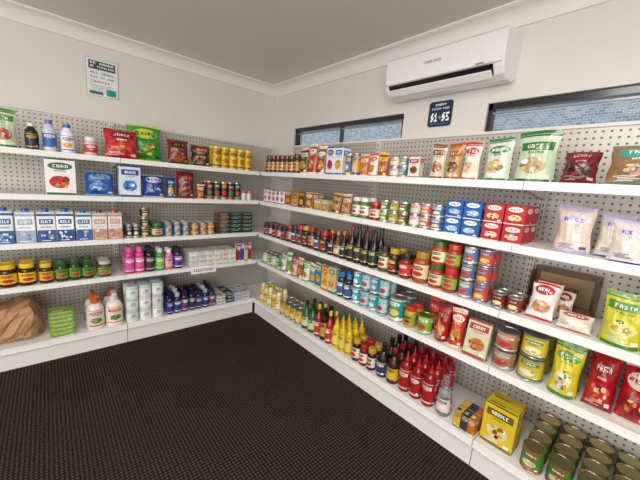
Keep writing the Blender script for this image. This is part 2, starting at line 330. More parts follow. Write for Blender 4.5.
window('window_1',W1); window('window_2',W2)
m,nt,b=newmat('painted_brick'); tc=N(nt,'ShaderNodeTexCoord')
br=N(nt,'ShaderNodeTexBrick'); br.inputs['Scale'].default_value=12; br.inputs['Color1'].default_value=L_('#c3cfd5'); br.inputs['Color2'].default_value=L_('#8fa3b0'); br.inputs['Mortar'].default_value=L_('#e6ecef')
sp=N(nt,'ShaderNodeSeparateXYZ'); cb=N(nt,'ShaderNodeCombineXYZ'); nt.links.new(tc.outputs['Object'],sp.inputs[0]); nt.links.new(sp.outputs[1],cb.inputs[0]); nt.links.new(sp.outputs[2],cb.inputs[1]); nt.links.new(cb.outputs[0],br.inputs['Vector'])
nt.links.new(br.outputs['Color'],b.inputs['Base Color']); b.inputs['Roughness'].default_value=.9
simple('wall_exterior',[(1.3,2.2,0,1.45,-6,2.75)],m)
# =============================== SHELVING
WH='#eeeeec'
PEG_L,PEG_R=pegmat(0),pegmat(1)
def shelving(name,side,s0,s1,joints,peg):
    e=bpy.data.objects.new(name,None); SC.collection.objects.link(e)
    def B(mb,a0,a1,p0,p1,z0,z1,col=WH,mat='paint'):
        if side=='L': cube(mb,-a0,-p0,z0,-a1,-p1,z1,col,mat)
        else: cube(mb,-p0,-a0,z0,-p1,-a1,z1,col,mat)
    mb=MB(); B(mb,s0,s1,.005,.022,.06,1.745); mb.obj('pegboard_panel',e,extra={'paint':peg})
    mb=MB()
    B(mb,s0,s1,.004,.034,1.745,1.76,'#e2e0dc')
    for j in joints:
        B(mb,j-.017,j+.017,.02,.046,.02,1.752,'#d9d6d1')
        zz=.2
        while zz<1.72: B(mb,j-.009,j-.004,.046,.0465,zz,zz+.018,'#33312f'); B(mb,j+.004,j+.009,.046,.0465,zz,zz+.018,'#33312f'); zz+=.032
    mb.obj('uprights',e)
    ed=[s0]+[j for j in joints if j>s0+.05 and j<s1-.05]+[s1]
    for k in (1,2,3,4):
        mb=MB(); z=Z[k]
        for a,b in zip(ed,ed[1:]):
            a2,b2=a+.0015,b-.0015
            B(mb,a2,b2,.048,D0-.012,z-.022,z)             # deck
            lo=D0 if (side=='L' and a<D0) else a2
            B(mb,lo,b2,D0-.012,D0,z-.034,z+.003)           # front rail
            B(mb,lo,b2,D0,D0+.0025,z-.034,z-.029,'#dcdcda'); B(mb,lo,b2,D0,D0+.003,z-.003,z+.003,'#f5f5f3')
            for q in (a2+.006,b2-.010):                      # cantilever brackets
                if side=='L' and q<.1: continue
                mm=[(.03,z-.075),(.03,z-.022),(.36,z-.022),(.36,z-.035)]
                vs=[]
                for qq in (q,q+.004):
                    for p,zz in mm: vs.append((-qq,-p,zz) if side=='L' else (-p,-qq,zz))
                mb.add(vs,[(0,1,2,3),(7,6,5,4),(0,4,5,1),(1,5,6,2),(2,6,7,3),(3,7,4,0)],'#dedcd8','paint')
        mb.obj('shelf_%d'%k,e)
    mb=MB(); z=Z[5]
    for a,b in zip(ed,ed[1:]):
        a2,b2=a+.002,b-.002; lo=DB if (side=='L' and a<DB) else a2
        B(mb,a2,b2,.03,DB-.01,z-.02,z); B(mb,lo,b2,DB-.012,DB,z-.04,z+.003); B(mb,lo,b2,DB-.035,DB-.016,.0,z-.04,'#e6e5e3'); B(mb,lo,b2,DB,DB+.003,z-.04,z-.034,'#d8d8d6')
        B(mb,a2,a2+.01,.03,DB-.02,0,z-.02)
    mb.obj('base_deck',e)
shelving('shelving_unit','L',.03,2.70,[1.57,2.68],PEG_L)
shelving('shelving_unit','R',.44,3.82,[1.56,2.69,3.80],PEG_R)
# =============================== AIR CONDITIONER
e=bpy.data.objects.new('air_conditioner',None); SC.collection.objects.link(e)
a0,a1,zb=1.69,2.44,2.005
pr=[(.002,.03),(.05,.004),(.12,0),(.165,.02),(.19,.055),(.2,.1),(.203,.17),(.198,.225),(.18,.243),(.002,.25)]
mb=MB(); loops=[]
for s,k in ((a0,.0),(a0+.006,.006),(a1-.006,.006),(a1,0)):
    loops.append([(-(p-(.006-k if p>.01 else 0)),-s,zb+z+(0 if k else (.004 if z<.1 else -.004))) for p,z in pr])
loft(mb,loops,'#f0efed','plast',cap=True); mb.obj('body',e)
mb=MB()
mb.add([(-.168,-(a0+.035),zb+.016),(-.168,-(a1-.05),zb+.016),(-.2015,-(a1-.05),zb+.066),(-.2015,-(a0+.035),zb+.066)],[(0,1,2,3)],'#1b1c1e','plast')
mb.obj('air_outlet',e)
mb=MB(); loft(mb,[[(-.165,-s,zb+.004),(-.198,-s,zb+.030),(-.201,-s,zb+.036),(-.163,-s,zb+.010)] for s in (a0+.04,a1-.055)],'#f2f1ef','plast'); mb.obj('louvre_flap',e)
mb=MB(); paint(mb,lambda u,v,o:(-.2045-o,-(a0+.29+u*.11),zb+.15+v*.015),text('COOLAIR',0,0,1,1,'#8b8f94'))
cube(mb,-.2045,-(a1-.14),zb+.078,-.2,-(a1-.1),zb+.085,'#9aa0a5','plast'); cube(mb,-.2048,-(a0+.01),zb+.07,-.199,-(a1-.01),zb+.0725,'#b9b8b5','plast'); mb.obj('badge',e)
# =============================== SIGNS
mb=MB(); mb.M=Matrix.Translation((-1.61,0,1.94))
cube(mb,-.1,-.008,0,.1,-.001,.265,'#e9ecec'); cube(mb,-.105,-.006,-.005,.105,-.0005,.27,'#b9bcbc','plast')
sf=lambda u,v,o:((u-.5)*.19,-.008-o,v*.265)
paint(mb,sf,[('r',.04,.72,.96,.95,'#2f4a52'),('r',.04,.03,.5,.12,'#2f6f73'),('r',.62,.03,.96,.22,'#2b8f8a'),('L',)]+text('BE AWARE',.1,.86,.9,.92,'#ffffff')+text('OF STEALING',.1,.77,.9,.82,'#ffffff')+text('ALL GOODS',.1,.6,.9,.65,'#4a5155')+text('PAY AT THE',.1,.48,.9,.53,'#4a5155')+text('COUNTER',.1,.36,.75,.41,'#a33a30')+[('r',.1,.28,.85,.29,'#777777'),('r',.1,.24,.8,.25,'#777777'),('r',.1,.2,.55,.21,'#777777'),('r',.1,.16,.5,.17,'#777777')])
mb.obj('wall_poster')
mb=MB(); mb.M=Matrix.Translation((0,-2.02,1.822))@Matrix.Rotation(-math.pi/2,4,'Z')
w,h=.165,.16; k=.018; pts=[]
for cx,cz,a in ((w/2-k,k,-90),(w/2-k,h-k,0),(-w/2+k,h-k,90),(-w/2+k,k,180)):
    for i in range(5):
        t=math.radians(a+i*22.5); pts.append((cx+k*math.cos(t),cz+k*math.sin(t)))
loft(mb,[[(x,y,z) for x,z in pts] for y in (-.001,-.007)],'#1c2f4d','plast')
paint(mb,lambda u,v,o:((u-.5)*w,-.007-o,v*h),text('EVERY',.28,.82,.72,.9,'#ffffff')+text('PRICED FROM',.14,.67,.86,.74,'#e8edf2')+text('$1',.12,.2,.4,.54,'#ffffff')+text('TO',.45,.3,.55,.4,'#bcd0e8')+text('$5',.6,.2,.9,.54,'#ffffff')+[('r',.1,.1,.9,.12,'#4a8ac8')])
mb.obj('price_sign')
mb=MB(); mb.M=Matrix.Translation((-.95,-D0-.004,Z[4]-.062)); cube(mb,-.115,-.003,0,.115,0,.062,'#f5f5f3')
paint(mb,lambda u,v,o:((u-.5)*.23,-.003-o,v*.062),text('TOILETRIES',.1,.3,.9,.68,'#222222')); mb.obj('shelf_label')
# =============================== STOCK : LEFT WALL
put('pasta_bag','L',1,2.26,2.10,pouch,.235,d=.09,specs=[dict(c='#dfe6cf',b='#4f8a3a',tc='#ffffff',t='PASTA',bl=('#b8402c','#e2c04a'))])
put('coffee_bottle','L',1,2.08,2.01,bottle,.17,specs=[dict(c='#2b1a14',cap='#e9e4da',lab='#1d2230',tc='#c9a24b',t='ICED',shape='milk')])
put('milk_bottle','L',1,1.995,1.92,bottle,.205,specs=[dict(c='#dfe9f2',cap='#2b7fc4',lab='#2a72b8',tc='#f2f6fa',t='MILK',shape='milk')])
put('milk_bottle','L',1,1.905,1.825,bottle,.195,specs=[dict(c='#e6edf2',cap='#2558a8',lab='#f1efe4',tc='#2a62b0',t='MILK',shape='milk',bl=('#e0a030',))])
put('marshmallow_tub','L',1,1.78,1.70,jar,.125,specs=[dict(c='#e9c9c4',lid='#f0f0ee',lab='#c8473f',tc='#f6e6e0',t='SWEET')])
put('corn_chip_bag','L',1,1.50,1.235,bag,.285,d=.11,inset=.13,lean=6,specs=[dict(c='#3f9a35',b='#c8e04a',t='CHIPS',tc='#1c4a18',bl=('#4aa040','#e8c04a','#c43a24','#2a7a2a'))])
put('snack_bag','L',1,1.665,1.435,bag,.215,d=.1,inset=.02,lean=9,specs=[dict(c='#c4161c',b='#8c0f14',t='SNACK',tc='#ffffff',bl=('#d8382a','#f2a23a','#e9d36a'))])
put('crisps_bag','L',1,1.235,1.055,bag,.2,d=.09,lean=8,specs=[dict(c='#6d2317',b='#2e1512',t='CRISP',tc='#e5a63a',bl=('#8a3a1a','#c8762a','#e8c36a'))])
put('crisps_bag','L',1,1.045,.87,bag,.18,d=.09,lean=8,specs=[dict(c='#2c2522',b='#b5281e',t='GRAIN',tc='#f0d9a8',bl=('#5a3a2a','#9c5a2a','#d8b05a'))])
put('chip_tubes','L',1,.86,.47,bottle,.19,n=5,deep=2,specs=[dict(c='#e4c12a',cap='#e9cf3c',lab='#e8c426',tc='#3a2c10',t='CHIP',shape='tube',bl=('#b88a1a','#8a2a1a'))])
put('cereal_box','L',2,2.0,1.83,box,.243,d=.07,specs=[dict(c='#f3f3ee',b='#2c6a34',t='CORN',tc='#f3f3ee',bl=('#c8271d','#3a9a44','#e0b040'),st=0)])
put('blue_snack_bag','L',2,1.79,1.60,bag,.175,d=.09,lean=14,specs=[dict(c='#2560b4',b='#8ab9e6',t='WAFER',tc='#123a80',bl=('#4a86d0','#f0f4f8'))])
put('rice_puff_box','L',2,1.585,1.435,box,.235,d=.06,specs=[dict(c='#dfe8f2',b='#1c4fa0',t='MAX',tc='#ffffff',bl=('#2f7ac8','#f0f0f0'))])
put('blue_snack_bag','L',2,1.425,1.255,bag,.18,d=.09,lean=8,specs=[dict(c='#274fa8',b='#dfe6f2',t='BITES',tc='#1c3d90',bl=('#2f5fc0','#5d8fd6','#e8e8e8'))])
put('blue_snack_bag','L',2,1.25,1.175,bag,.17,d=.05,lean=8,specs=[dict(c='#1e2f63',b='#2f6ab8',t='BAR',tc='#ffffff',bl=('#c8a24a',))])
put('crisps_bag','L',2,1.17,1.01,bag,.23,d=.09,lean=5,specs=[dict(c='#7a1b33',b='#a82a44',t='CHIPS',tc='#f6e2b8',bl=('#8a1a30','#d8a03a','#4a1020'))])
put('snack_packets','L',2,1.005,.93,pouch,.13,d=.05,specs=[dict(c='#b83226',b='#e8dcc0',t='BAR',tc='#5a1410')])
put('snack_cups','L',2,.92,.58,can,.16,n=5,deep=2,specs=[dict(c='#1f2a26',b='#c23a2c',t='DIP',tc='#ffffff',bl=('#3f8a4a',)),dict(c='#2a2320',b='#3c8c4a',t='DIP',tc='#ffffff',bl=('#c84030',)),dict(c='#3a1a1a',b='#d8a83a',t='DIP',tc='#301010',bl=('#c84030',))])
put('small_tubs','L',2,.57,.46,roll,.09,n=2,specs=[dict(c='#e9e4de',b='#c8665c',t='DIP')])
put('milk_carton','L',3,2.34,2.165,carton,.235,n=2,d=.07,sep=True,specs=[dict(b='#2b62ac')])
put('milk_carton','L',3,2.16,1.86,carton,.228,n=3,d=.075,sep=True,specs=[dict(b='#9fb4c8',t='SOY'),dict(b='#3a5fa6',t='OAT',bl=('#7ab06a',)),dict(b='#2a4f9c',t='MILK',bl=('#6aa04a',))])
put('milk_carton','L',3,1.855,1.57,carton,.22,n=3,d=.075,sep=True,specs=[dict(b='#3a62ac',t='LITE'),dict(b='#c9a88a',t='NUT',cap='#6a4a2a',bl=('#c8905a',)),dict(b='#d9a090',t='RICE',cap='#b85a40',bl=('#e0705a',))])
put('drink_cans','L',3,1.55,1.455,can,.10,n=2,deep=3,specs=[dict(c='#22252a',b='#c8c8c4',t='COLA',tc='#1a1a1a')])
put('sauce_jars','L',3,1.45,1.375,can,.078,stack=3,specs=[dict(c='#2b2418',b='#a8842c',t='CAN',tc='#ffe')])
put('olive_jars','L',3,1.365,1.275,jar,.11,n=1,deep=3,specs=[dict(c='#4a5a22',lid='#3c7a3c',lab='#cfd8a0',tc='#2f5a20',t='PEA')])
put('tuna_cans','L',3,1.27,1.06,can,.055,n=3,deep=3,stack=2,specs=[dict(c='#2568b8',b='#e6c832',t='TUNA',tc='#123a7a')])
put('salmon_cans','L',3,1.05,.83,can,.05,n=3,deep=3,stack=2,specs=[dict(c='#d8b42c',b='#b83226',t='FISH',tc='#fff'),dict(c='#c04028',b='#e8d8b0',t='FISH',tc='#a02018')])
put('flat_food_boxes','L',3,.815,.45,box,.038,n=3,stack=5,d=.1,specs=[dict(c='#23362b',b='#b83a2e',t='BITE',tc='#fff',bl=('#3f8a4a',)),dict(c='#1f2f3a',b='#3f8a4a',t='BITE',tc='#fff',bl=()),dict(c='#2e2320',b='#4a9a5a',t='BITE',tc='#fff',bl=())])
put('yeast_spread_jars','L',4,2.36,2.08,jar,.15,n=3,deep=2,specs=[dict(c='#2a1c12',lid='#e8c01e',lab='#e6c22e',tc='#a83020',t='VEG')])
put('mustard_jars','L',4,2.07,1.99,jar,.14,deep=2,specs=[dict(c='#3a2a14',lid='#d8b828',lab='#d8a82a',tc='#5a3a10',t='HOT')])
put('pesto_jars','L',4,1.985,1.76,jar,.145,n=3,deep=2,hj=.06,specs=[dict(c='#24401c',lid='#2d5a2c',lab='#6aa03a',tc='#24501c',t='MINT')])
put('gherkin_jars','L',4,1.74,1.645,jar,.12,deep=2,specs=[dict(c='#3c4a26',lid='#c8c8c0',lab='#8aa84a',tc='#2a4a1a',t='DILL')])
put('shampoo_bottles','L',4,1.565,1.42,bottle,.215,n=2,deep=2,specs=[dict(c='#d8388c',cap='#e86aa8',lab='#e45aa0',tc='#ffffff',t='SILK',shape='round')])
put('conditioner_bottle','L',4,1.418,1.345,bottle,.205,deep=2,specs=[dict(c='#1d1d22',cap='#2a2a2e',lab='#3a3a40',tc='#d8d8d8',t='MEN',shape='round')])
put('body_wash_bottle','L',4,1.34,1.27,bottle,.19,deep=2,specs=[dict(c='#4a9a42',cap='#e8e8e8',lab='#8ac84a',tc='#ffffff',t='WASH',shape='round')])
put('body_wash_bottle','L',4,1.266,1.2,bottle,.18,deep=2,specs=[dict(c='#e07ab0',cap='#f0f0f0',lab='#f0b8d0',tc='#b02a6a',t='WASH',shape='round')])
put('deodorant_bottles','L',4,1.198,1.12,bottle,.185,n=1,deep=2,specs=[dict(c='#3a2258',cap='#1a1a22',lab='#5a3a80',tc='#ffffff',t='DEO',shape='round')])
put('soap_packs','L',4,1.07,.62,box,.045,n=6,deep=2,stack=3,d=.09,jit=5,specs=[dict(c='#ecebe6',b='#c8d8e0',t='SOAP',tc='#4a6a8a',bl=()),dict(c='#e8e4dc',b='#d8b8a8',t='SOAP',tc='#a84a3a',bl=()),dict(c='#f0f0ee',b='#b8c8a8',t='SOAP',tc='#5a7a3a',bl=())])
put('toothpaste_boxes','L',4,.61,.45,box,.17,n=4,d=.06,hj=.08,specs=[dict(c='#b82a2a',b='#ffffff',t='DENT',tc='#b82a2a',bl=()),dict(c='#274f9c',b='#ffffff',t='MINT',tc='#274f9c',bl=()),dict(c='#e0e0e0',b='#c23030',t='DENT',tc='#fff',bl=())])
def kraft(mb,w,d,h):
    # crumpled paper sack slumped on its side, mouth folded toward the left
    n=36; L=[]; m=30
    for q in range(m+1):
        v=q/m; x=(v-.5)*w
        env=min(1,(v/.16))**.5*min(1,((1-v)/.10))**.45
        env=max(env,.12); r=[]
        for i in range(n):
            a=2*math.pi*i/n; cx,sz=math.cos(a),math.sin(a)
            ex=math.copysign(abs(cx)**.6,cx); ez=math.copysign(abs(sz)**.6,sz)
            j=1+.05*math.sin(5*a+13*v)+.05*math.sin(9*a-21*v)+.04*math.sin(27*v+3*a)+.03*(((i*7+q*5)%4)-1.5)/1.5
            zz=h*.5*(1+ez*env*(j if ez>0 else 1)*(1 if ez<0 else .86+.14*math.sin(3+5*v)))
            r.append((x+.012*math.sin(4*a),-ex*d/2*env*j,max(.001,zz-h*.5*(1-env)*1)))
        L.append(r)
    loft(mb,L,'#bd9468','kraft',False)
    loft(mb,[[(-w*.5+.03+dx,y,dz+h*.1) for dx,dz in ((-.012,0),(.014,0),(.016,h*.5),(-.006,h*.55))] for y in (-d*.36,-d*.1,d*.1,d*.36)],'#a87a50','kraft',False)
put('paper_sack','L',5,2.60,2.06,kraft,.26,d=.32,inset=.04,jit=0)
put('green_packet_stack','L',5,2.04,1.895,box,.03,stack=6,d=.12,inset=.03,jit=5,specs=[dict(c='#7fa83a',b='#d8e0a0',t='TEA',tc='#3a5a1a',bl=())])
put('cleaner_bottle','L',5,1.83,1.585,bottle,.27,n=2,sep=True,specs=[dict(c='#eee9e2',cap='#d86a2a',lab='#e8e4dc',tc='#e07a28',t='CLEAN',shape='pump',bl=('#5aa04a','#e07a28')),dict(c='#f0ece6',cap='#e8e4de',lab='#f2e8d8',tc='#d8603a',t='CLEAN',shape='pump',bl=('#4a8a4a','#d8603a'))])
put('cleaner_bottle_row','L',5,1.83,1.585,bottle,.25,n=2,inset=.17,specs=[dict(c='#eee9e2',cap='#d86a2a',lab='#e8e4dc',tc='#e07a28',t='CLEAN',shape='pump')])
put('toilet_rolls','L',5,1.57,1.285,roll,.1,n=3,deep=2,stack=3,specs=[dict()])
put('laundry_tubs','L',5,1.27,.83,bottle,.19,n=7,deep=4,hj=.08,specs=[dict(c='#2c2350',cap='#1d1a34',lab='#43307a',tc='#d8d0f0',t='WASH',shape='round'),dict(c='#1d2f5c',cap='#b8b8c8',lab='#2a4a8a',tc='#fff',t='WASH',shape='round'),dict(c='#3a1f4a',cap='#2a1a3a',lab='#7a3a7a',tc='#fff',t='WASH',shape='round'),dict(c='#1c1c28',cap='#1a1a22',lab='#3a3a52',tc='#fff',t='WASH',shape='round')])
put('sponge_packs','L',5,.82,.46,box,.03,n=4,deep=2,stack=3,d=.12,jit=7,specs=[dict(c='#dcdcd8',b='#2a2a30',t='PAD',tc='#fff',bl=()),dict(c='#2a2c38',b='#e0e0e0',t='PAD',tc='#222',bl=()),dict(c='#c8ccd8',b='#3a4a8a',t='PAD',tc='#fff',bl=())])
# =============================== STOCK : RIGHT WALL
put('coffee_jars','R',1,.46,.98,jar,.155,n=7,deep=2,hj=.06,specs=[dict(c='#3a1f12',lid='#5a3a20',lab='#c8a05a',tc='#5a1f14',t='CAFE'),dict(c='#2a1610',lid='#8a2a1e',lab='#e0c890',tc='#3a1a10',t='CAFE')])
put('cocoa_packets','R',1,1.0,1.33,pouch,.21,n=3,hj=.14,d=.06,specs=[dict(c='#5a3320',b='#e8dcc8',t='COCO',tc='#4a1f10'),dict(c='#b82a2a',b='#f0e8d8',t='CHOC',tc='#8a1a1a'),dict(c='#7a4a2a',b='#f0f0ea',t='MALT',tc='#6a2a1a')])
put('milk_powder_box','R',1,1.35,1.53,box,.2,n=2,d=.08,specs=[dict(c='#eef0f4',b='#2a4f9c',t='MILK',tc='#fff',bl=('#c23030','#2a4f9c')),dict(c='#e8e8f0',b='#3a6ab8',t='MILK',tc='#fff',bl=('#d8a83a',))])
put('custard_cans','R',1,1.54,1.67,can,.15,n=2,deep=2,specs=[dict(c='#2f62a8',b='#e8c43a',t='CUST',tc='#223'),dict(c='#e6b83a',b='#2f62a8',t='CUST',tc='#fff')])
put('tea_packets','R',1,1.68,1.92,pouch,.15,n=3,d=.05,hj=.06,specs=[dict(c='#d8642a',b='#f2e2c0',t='TEA',tc='#a83a1a'),dict(c='#f0ead8',b='#d84a2a',t='TEA',tc='#fff'),dict(c='#b83a24',b='#f0c83a',t='TEA',tc='#7a1a10')])
put('soup_cans','R',1,1.93,2.065,can,.06,n=2,deep=2,stack=2,specs=[dict(c='#e6e0d4',b='#a82a24',t='SOUP',tc='#fff'),dict(c='#4a6a8a',b='#e6e0d4',t='SOUP',tc='#234')])
put('gravy_box','R',1,2.075,2.15,box,.125,d=.05,specs=[dict(c='#e8e2da',b='#b82a24',t='GRAVY',tc='#fff',bl=('#8a4a24',))])
put('biscuit_packet','R',1,2.2,2.47,pouch,.19,n=3,sep=True,d=.08,specs=[dict(c='#e8ddc8',b='#8a5a3a',t='OATS',tc='#fff',bl=('#a86a34','#e8c890')),dict(c='#c89a6a',b='#b8502a',t='OATS',tc='#f0e0c0',bl=('#6a3a1a','#d8a85a')),dict(c='#f0eee8',b='#c8402a',t='FLOUR',tc='#fff',bl=('#e8c8a0','#d89a5a'))])
put('nut_mix_bag','R',1,2.485,2.612,pouch,.205,d=.09,specs=[dict(c='#d5d9c6',b='#3f7a4a',t='MIXED',tc='#fff',bl=('#c8a878','#8a6a44','#5a8a4a'))])
put('nut_mix_bag','R',1,2.62,2.785,pouch,.225,d=.1,specs=[dict(c='#bccdaa',b='#2f6a3a',t='GREEN',tc='#e8f0c8',bl=('#b89a6a','#efe6d0','#6a8a4a'))])
put('dried_fruit_bag','R',1,2.80,2.925,bag,.14,d=.08,lean=15,specs=[dict(c='#6a1420',b='#8c1f2c',t='BERRY',tc='#e8c8b0',bl=('#3a0a12','#8a1a2a'))])
put('trail_mix_bag','R',1,2.935,3.14,bag,.16,d=.09,lean=15,specs=[dict(c='#9a7450',b='#3fa08a',t='TRAIL',tc='#fff',bl=('#8a6440','#5a3a24','#c8a06a'),seal='#2f9080')])
put('jelly_boxes','R',2,.47,.82,box,.12,n=5,d=.06,hj=.05,specs=[dict(c='#ecebe8',b='#c82a34',t='JELLY',tc='#fff',bl=('#e05a8a',)),dict(c='#efe8e8',b='#7a3a9a',t='JELLY',tc='#fff',bl=('#8a4ac8',))])
put('cake_mix_packets','R',2,.83,1.23,box,.14,n=4,deep=2,d=.06,hj=.08,specs=[dict(c='#8a5a2a',b='#f0e0b8',t='CAKE',tc='#7a2a1a'),dict(c='#b8984a',b='#8a2a1e',t='CAKE',tc='#fff'),dict(c='#5a3a24',b='#c89a3a',t='CAKE',tc='#301808')])
put('sugar_packs','R',2,1.24,1.42,box,.09,n=2,d=.08,specs=[dict(c='#b8986a',b='#efe8d8',t='SUGAR',tc='#8a4a2a')])
put('cocoa_packets','R',2,1.43,1.63,pouch,.155,n=2,d=.07,specs=[dict(c='#7a4a28',b='#d8a85a',t='RAW',tc='#3a1a0a'),dict(c='#a86a34',b='#f0e0c0',t='RAW',tc='#5a2a10')])
put('herb_jars','R',2,1.64,1.79,jar,.14,n=2,deep=2,specs=[dict(c='#5a7a3a',lid='#e8e8e0',lab='#f0f0e8',tc='#3a7a3a',t='HERB')])
put('relish_jar','R',2,1.80,1.885,jar,.12,deep=2,specs=[dict(c='#8a1f16',lid='#b82a20',lab='#efe0d0',tc='#a8241c',t='HOT')])
put('vegetable_cans','R',2,1.89,2.105,can,.068,n=3,deep=3,stack=2,specs=[dict(c='#3f7a3a',b='#e8e0c0',t='PEAS',tc='#2a5a24'),dict(c='#b8a83a',b='#2a5a3a',t='CORN',tc='#fff'),dict(c='#2f5a34',b='#c83a2a',t='BEAN',tc='#fff')])
put('fish_cans','R',2,2.11,2.325,can,.07,n=3,deep=3,stack=2,specs=[dict(c='#d8dade',b='#b82a24',t='TUNA',tc='#fff'),dict(c='#c84a34',b='#e8e4dc',t='TUNA',tc='#a02018'),dict(c='#3a6aa8',b='#e8e8e8',t='TUNA',tc='#234')])
put('pasta_meal_boxes','R',2,2.34,2.53,box,.088,n=2,deep=2,stack=2,d=.09,jit=1,specs=[dict(c='#1f5fae',b='#f4f6fa',t='SALT',tc='#1f4f9e',bl=('#9cc8f0','#f4f6fa','#e8a83a'),st=1)])
put('noodle_boxes','R',2,2.537,2.72,box,.088,n=2,deep=2,stack=2,d=.1,jit=1,specs=[dict(c='#b8202a',b='#f0e8e0',t='RICE',tc='#a81a24',bl=('#e8c8a0','#7a1018','#f0e8d8'),st=1)])
put('rice_bag','R',2,2.81,2.95,ricebag,.195,d=.085,inset=.08)
put('rice_bag','R',2,2.95,3.06,ricebag,.175,d=.08,inset=.1,lean=6)
put('rice_bag','R',2,3.0,3.13,ricebag,.155,d=.075,inset=.01,lean=6)
put('rice_bag','R',2,3.14,3.27,ricebag,.15,d=.08,inset=.03,lean=8)
put('spread_jars','R',3,.47,.85,jar,.12,n=5,deep=2,specs=[dict(c='#2a1612',lid='#1e1e22',lab='#5a2a1e',tc='#e8c890',t='JAM'),dict(c='#3a1420',lid='#7a1a24',lab='#d8c8b0',tc='#5a1020',t='JAM')])
put('jam_jars','R',3,.86,1.41,jar,.16,n=7,deep=2,hj=.1,specs=[dict(c='#3a1018',lid='#a8201c',lab='#c0b090',tc='#6a1020',t='JAM'),dict(c='#28121a',lid='#2a2a30',lab='#3a4a7a',tc='#fff',t='JAM'),dict(c='#5a1a14',lid='#c8302a',lab='#2a2226',tc='#e8b040',t='JAM'),dict(c='#2a1a10',lid='#c8a83a',lab='#3a2a1a',tc='#e8b040',t='JAM')])
put('vinegar_bottles','R',3,1.43,1.62,bottle,.2,n=3,deep=2,hj=.08,specs=[dict(c='#2a1a14',cap='#d8742a',lab='#2a2a3a',tc='#e8e0d0',t='SOY',shape='tall'),dict(c='#6a3a1a',cap='#c8a83a',lab='#e8d8b0',tc='#7a2a14',t='OIL',shape='tall')])
put('soy_sauce_bottles','R',3,1.63,1.905,bottle,.255,n=4,deep=2,hj=.07,specs=[dict(c='#140e10',cap='#8a1c1a',lab='#3a2a20',tc='#d8b86a',t='SOY',shape='tall'),dict(c='#1a1614',cap='#1e3a24',lab='#2a3a2a',tc='#d8d0a0',t='SOY',shape='tall')])
put('pickle_jars','R',3,1.92,2.075,jar,.16,n=2,deep=2,hj=.06,specs=[dict(c='#5a4a1a',lid='#2a2a2a',lab='#e8e0c8',tc='#3a5a2a',t='DILL'),dict(c='#3a2010',lid='#c8a02a',lab='#2a2018',tc='#e8c86a',t='OLIVE')])
put('salsa_jar','R',3,2.08,2.165,jar,.15,deep=2,specs=[dict(c='#7a1a12',lid='#1e1e20',lab='#c8342a',tc='#f0e0c0',t='SALSA')])
put('curry_paste_jar','R',3,2.175,2.275,jar,.185,deep=2,specs=[dict(c='#a8581c',lid='#b88a2a',lab='#f0e0b0',tc='#a8301c',t='CURRY')])
put('pasta_sauce_jars','R',3,2.285,2.45,jar,.132,n=2,deep=2,stack=2,specs=[dict(c='#b03a20',lid='#2f6a34',lab='#e8e0c0',tc='#2f6a34',t='PASTA'),dict(c='#a83220',lid='#c8342a',lab='#9ab04a',tc='#7a1a14',t='PASTA')])
put('stacked_fruit_cans','R',3,2.46,2.615,can,.09,n=2,deep=2,stack=3,specs=[dict(c='#4a7aa8',b='#e8dcc0',t='FRUIT',tc='#2a4a7a',bl=('#c83a34',)),dict(c='#c84a3a',b='#3a5a8a',t='FRUIT',tc='#fff',bl=('#e8c04a',))])
put('tomato_paste_tins','R',3,2.63,2.765,can,.075,n=2,deep=2,specs=[dict(c='#8a1a1a',b='#1f3a24',t='PASTE',tc='#fff')])
def tray(mb,w,d,h):
    t=.006; c='#6a4628'
    for a in ((-w/2,-d/2,0,w/2,d/2,t),(-w/2,d/2-t,0,w/2,d/2,h),(-w/2,-d/2,0,-w/2+t,d/2,h*.9),(w/2-t,-d/2,0,w/2,d/2,h*.9),(-w/2,-d/2,0,w/2,-d/2+t,h*.25)): cube(mb,*a,c,'print')
    cube(mb,-w*.4,d/2-t-.002,h*.15,w*.4,d/2-t,h*.85,'#a8895c'); paint(mb,lambda u,v,o:((u-.5)*w*.7,d/2-t-.003-o,h*.3+v*h*.4),text('SNACK',.2,.4,.8,.7,'#4a2a14'))
put('display_tray','R',3,2.72,3.0,tray,.2,d=.1,inset=.24,jit=0)
put('meal_sachets','R',3,2.775,2.885,bag,.17,n=1,deep=2,d=.06,inset=.03,lean=18,sep=True,specs=[dict(c='#e8e2d8',b='#b82a28',t='MEAL',tc='#fff',bl=('#b87a4a','#8a4a2a','#d8a860'))])
put('meal_sachets','R',3,2.86,2.93,bag,.14,n=1,d=.05,inset=.13,lean=18,sep=True,specs=[dict(c='#e0d8cc',b='#8a2a22',t='MEAL',tc='#fff',bl=('#a8643a',))])
put('wafer_pack','R',3,2.895,3.02,bag,.08,d=.05,inset=.02,lean=24,specs=[dict(c='#dcd4cc',b='#b85a4a',t='WAFER',tc='#fff',bl=())])
put('pasta_bag','R',3,3.03,3.165,pouch,.21,d=.09,specs=[dict(c='#d8c82a',b='#4a8a2a',t='PASTA',tc='#fff',bl=('#e8d88a','#e0a83a','#5a8a2a','#c8503a'))])
put('pasta_bag','R',3,3.175,3.30,pouch,.2,d=.09,specs=[dict(c='#c8c43a',b='#4a8a2a',t='PASTA',tc='#fff',bl=('#e8d88a','#c8503a'))])
put('bean_cans','R',4,.47,.79,can,.11,n=4,deep=2,specs=[dict(c='#e0e4d8',b='#4a9a5a',t='BEAN',tc='#fff'),dict(c='#4a8a4a',b='#e8e8e0',t='BEAN',tc='#2a5a2a')])
put('soup_packets','R',4,.8,1.31,pouch,.18,n=6,hj=.14,d=.06,specs=[dict(c='#e8ece4',b='#5aa04a',t='SOUP',tc='#fff'),dict(c='#4a9a5a',b='#f0e8d8',t='SOUP',tc='#2a6a34'),dict(c='#e0a8a0',b='#b83a4a',t='SOUP',tc='#fff'),dict(c='#7a5a34',b='#e8d8a8',t='SOUP',tc='#4a2a14')])
